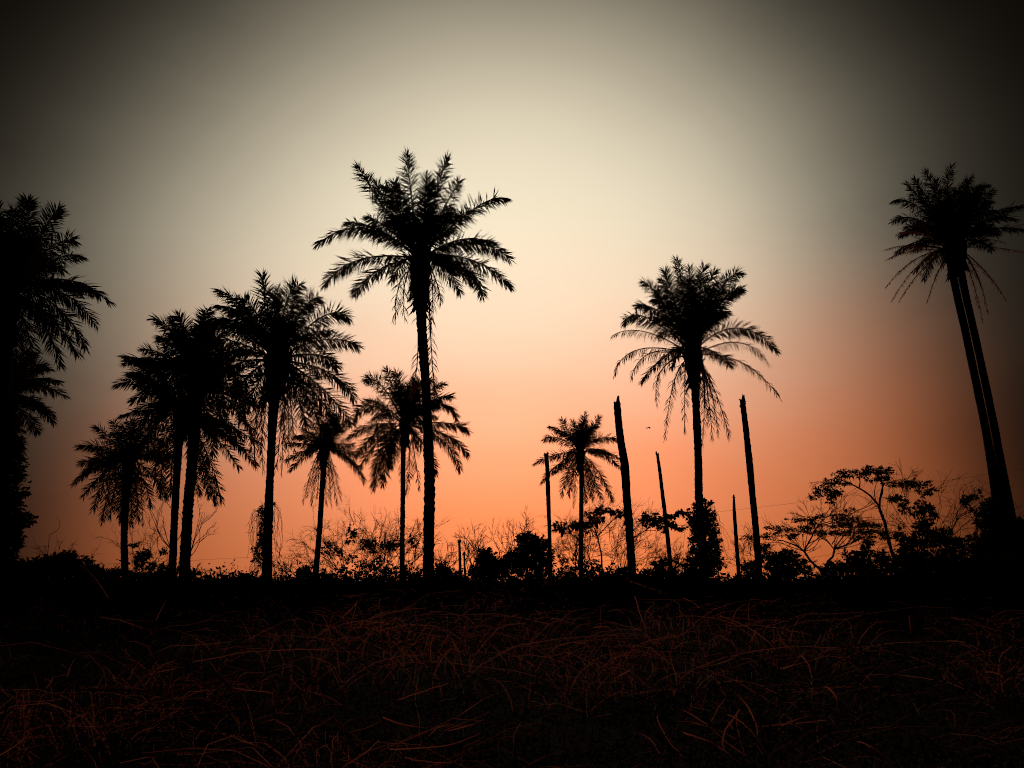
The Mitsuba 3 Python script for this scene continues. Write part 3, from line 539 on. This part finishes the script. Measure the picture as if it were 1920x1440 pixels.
lump = meshkit.fbm(np.stack([x * .5, y * .5, 0 * x], -1), 3, 11)
top = (.10 + .85 * lump ** 1.3) * np.clip(1.15 - z * .25, .5, 1.1)
pos = np.stack([x, y, z + top * rng.random(len(x)) ** .6], 1)
m = Mesh(); m.add(*leaves(pos, rng.normal(0, 1, pos.shape) + V(0, 0, .2), np.clip(.012 * np.sqrt(y) * 1.6, .04, .16) * rng.uniform(.5, 1.3, len(x)), rng, .42))
put('undergrowth_leaves', m, 'shade_leaf', label='dense dark low leaves filling the foreground under the stems', category='undergrowth', kind='stuff')

rng = np.random.default_rng(78)
y = rng.uniform(34, 150, 900); x = rng.uniform(-1, 1, 900) * (.85 * y + 5); z = ground_z(x, y)
lump = meshkit.fbm(np.stack([x * .12, y * .12, 0 * x], -1), 3, 21)
rad = rng.uniform(.7, 1.9, 900); n = 130
c = np.stack([x, y, z + .1], 1)[:, None] + unit(rng.normal(size=(900, n, 3))) * (rng.random((900, n, 1)) ** .45) * np.stack([rad * 1.3, rad * 1.3, .3 + (.3 + lump) * 1.05 * rad ** .5], 1)[:, None]
c[..., 2] = np.maximum(c[..., 2], z[:, None]); c = c.reshape(-1, 3)
m = Mesh(); m.add(*leaves(c, rng.normal(size=c.shape), rng.uniform(.12, .3, len(c)), rng, .6))
n = 150
bx = rng.uniform(-120, 2040, 420); by = rng.uniform(17, 36, 420)
topy = np.interp(bx, [0, 190, 240, 480, 560, 760, 900, 1040, 1300, 1380, 1500, 1620, 1700, 1920], [1072, 1078, 1094, 1096, 1090, 1084, 1082, 1078, 1082, 1098, 1092, 1080, 1060, 1050]) - 14 * (meshkit.fbm(np.stack([bx * .02, by * .1, 0 * bx], -1), 2, 51) > .55) + rng.normal(0, 12, 420)
tp = np.array([at(a_, b_, y_) for a_, b_, y_ in zip(bx, topy, by)]); gz = ground_z(tp[:, 0], tp[:, 1]); hh = np.maximum((tp[:, 2] - gz) * .55, .2); wd = rng.uniform(.5, 1.2, 420)
u = unit(rng.normal(size=(420, n, 3))) * rng.random((420, n, 1)) ** .4
c = np.stack([tp[:, 0], tp[:, 1], tp[:, 2] - hh], 1)[:, None] + u * np.stack([wd, wd, hh], 1)[:, None]
c = c.reshape(-1, 3); m.add(*leaves(c, rng.normal(size=c.shape), rng.uniform(.08, .22, len(c)), rng, .55))
put('far_scrub', m, 'shade_leaf', label='low dark scrub closing the field behind the palms', category='scrub', kind='stuff')

STEMS = '''190,1157 233,1165 267,1178|293,1163 301,1145 310,1128|363,1240 407,1233 460,1223 520,1219 617,1217|390,1240 413,1270 447,1313 467,1353 477,1400 482,1442 w3|640,1162 600,1187 550,1217|538,1163 483,1190 453,1205
147,1295 187,1293 267,1295 313,1307 360,1337 w3|93,1337 103,1370 117,1393 w4|-5,1420 50,1380 90,1348|227,1427 283,1377 313,1347 323,1300 w2.4|330,1347 340,1393 350,1442 w3|430,1377 467,1393 507,1413 w2|260,1270 300,1260 333,1252|193,1300 200,1277 217,1248
127,1267 133,1247 143,1233|437,1290 500,1297 537,1322|547,1273 567,1293 607,1303 640,1323|500,1240 510,1212 520,1187|640,1160 667,1132 677,1122|650,1197 660,1163 670,1127|713,1283 757,1230 783,1197 802,1168|673,1260 680,1223 692,1190
773,1293 790,1247 807,1207 812,1192|813,1243 807,1220 812,1192|847,1197 860,1233 867,1263|717,1345 783,1363 827,1360 873,1333 907,1310 950,1293 1000,1282 w2|747,1312 790,1297 840,1282|783,1337 787,1367 778,1400|710,1388 683,1413 653,1433|963,1428 962,1387 978,1353
1067,1303 1087,1263 1130,1230|1113,1177 1137,1175 1167,1217 1183,1260|1180,1257 1153,1273 1130,1300|1253,1320 1268,1277 1257,1227 1267,1183 1280,1168|1190,1117 1207,1170 1220,1210|1173,1087 1220,1103 1257,1115|1232,1343 1250,1383 1280,1418|1190,1377 1217,1385 1240,1420
1280,1373 1317,1385 1353,1403 1393,1437 w2|1270,1352 1313,1358 1350,1370 1387,1393|1280,1332 1323,1357 1357,1387 1400,1417|1357,1403 1358,1373 1373,1350 1387,1330 w2|1285,1350 1300,1323 1320,1308|1333,1353 1347,1327 1360,1310|1375,1297 1403,1327 1417,1357 1418,1383 w2|1363,1340 1407,1370 1443,1422
1382,1333 1383,1367 1397,1413|1473,1215 1503,1230 1520,1260 1522,1293 1517,1337 w2|1547,1287 1567,1307 1570,1330 1565,1347 w2|1453,1380 1473,1357 1520,1343|1420,1362 1477,1357 1550,1350|1350,1155 1413,1183 1453,1218|1463,1253 1490,1247 1513,1240|1280,1122 1300,1130 1313,1140|1607,1390 1633,1400 1667,1423|1517,1410 1527,1430 1532,1445|1847,1260 1880,1270 1907,1290
1410,1400 1440,1383 1490,1380|1705,1153 1706,1170 1708,1190|1640,1160 1652,1170 1642,1188|1320,1250 1360,1240 1405,1210|600,1390 560,1405 520,1425|840,1370 880,1360 905,1350|730,1405 820,1400 900,1375|760,1420 840,1430 870,1415'''
SPECIAL = {'390,1240': 'curved dead branch running down to the bottom edge, left of centre', '147,1295': 'long dead branch lying level, then dipping to the right, at the lower left',
           '93,1337': 'short thick dead branch at the far left of the foreground', '330,1347': 'straight dead branch standing at the bottom edge below the level branch',
           '227,1427': 'dead branch slanting up to the right from the bottom edge, at the lower left', '717,1345': 'longest dry stem, sagging in a shallow curve left of the foreground centre',
           '1280,1373': 'lowest arching stem sweeping down to the bottom edge right of centre', '1473,1215': 'tall hooked stem bending over, right of the crossing arched stems',
           '1547,1287': 'short hooked stem just right of the tall hooked one', '713,1283': 'long straight stem slanting up to the right, left of centre',
           '363,1240': 'long nearly level stem at the left of the foreground', '1067,1303': 'stem slanting up to the right at the middle of the foreground',
           '963,1428': 'bowed stem standing upright near the bottom centre', '1173,1087': 'straight twig sloping down to the right just under the skyline',
           '1113,1177': 'crook-shaped stem bending down to the right, right of centre', '1253,1320': 'wavy upright stem right of the crook-shaped one'}
for w in STEMS.replace('\n', '|').split('|'):
    q = w.split(); wd = 1.5
    if q[-1][0] == 'w': wd = float(q[-1][1:]); q = q[:-1]
    px = np.array([[float(b) for b in c.split(',')] for c in q])
    pts = []
    order = np.argsort(-px[:, 1])
    ang = math.atan((px[:, 1].mean() - 720) / FPX) - PITCH
    Ys = np.linspace(3.2, 40, 400); xm = (px[:, 0].mean() - 960) / FPX * Ys
    under = 1.7 - Ys * math.tan(ang) < ground_z(xm, Ys) + .62
    Y0 = min(Ys[under.argmax()] if under.any() else 24, 24)
    dyy = rng.uniform(-.12, .12, len(px)).cumsum() * Y0 * .25
    pts = np.array([at(x_, y_, Y0 + d_) for (x_, y_), d_ in zip(px, dyy)])
    c = curve(pts, 16); s = Y0 / FPX
    big = wd >= 2.4
    key = thing('dead_branch' if big else 'dry_stem', SPECIAL.get(q[0], 'thin dry reddish stem arching out of the dark undergrowth'), 'branch' if big else 'stem',
                'dead branches lying at the lower left' if big else 'single dry stems in the undergrowth')
    cc = (c + rng.normal(0, .35 * s, c.shape))[None]
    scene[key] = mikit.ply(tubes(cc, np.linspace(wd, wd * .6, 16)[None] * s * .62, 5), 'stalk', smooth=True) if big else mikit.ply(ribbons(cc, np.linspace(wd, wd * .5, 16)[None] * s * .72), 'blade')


def redplant(label, Y, ells, leaf, seed, dens=1.0):
    rng = np.random.default_rng(seed); key = thing('leafy_weed', label, 'weed')
    e = ell(ells); b = at(e[0][0], e[0][1] + 12, Y)
    tw = []
    for cx, cy, rx, ry in e:
        for _ in range(3): tw += [(curve([b, at(cx + rng.normal(0, rx * .5), cy + ry, Y), at(cx + rng.normal(0, rx * .6), cy, Y + rng.normal(0, .1))], 5), np.linspace(.008, .003, 5))]
    part(key, 'stems', twig_mesh(tw), 'stalk', kind='stuff'); part(key, 'foliage', cloud(rng, e, Y, leaf, dens), 'redleaf', kind='stuff')
redplant('small weed with red-lit leaves below the foot of the tall central palm', 21, '873,1118,14,9 888,1108,8,5', 7, 801, .3)
redplant('weed with red-lit leaves at the far left of the foreground', 17, '80,1142,20,16 70,1155,14,8', 5, 802, .22)
redplant('weed with red-lit leaves among the dead branches at the lower left', 9, '400,1335,24,20 410,1370,20,10 385,1310,12,6', 6, 803, .16)
redplant('small weed with red-lit leaves near the bottom left', 8.3, '300,1390,14,12 285,1405,18,6', 6, 804, .2)
redplant('small weed with red-lit leaves below the left clump', 16, '272,1150,14,8 290,1160,8,6', 5, 805, .25)
redplant('small weed with red-lit leaves left of the long arching stem', 10, '728,1297,10,8 750,1315,10,8 740,1300,14,5', 5, 806, .3)
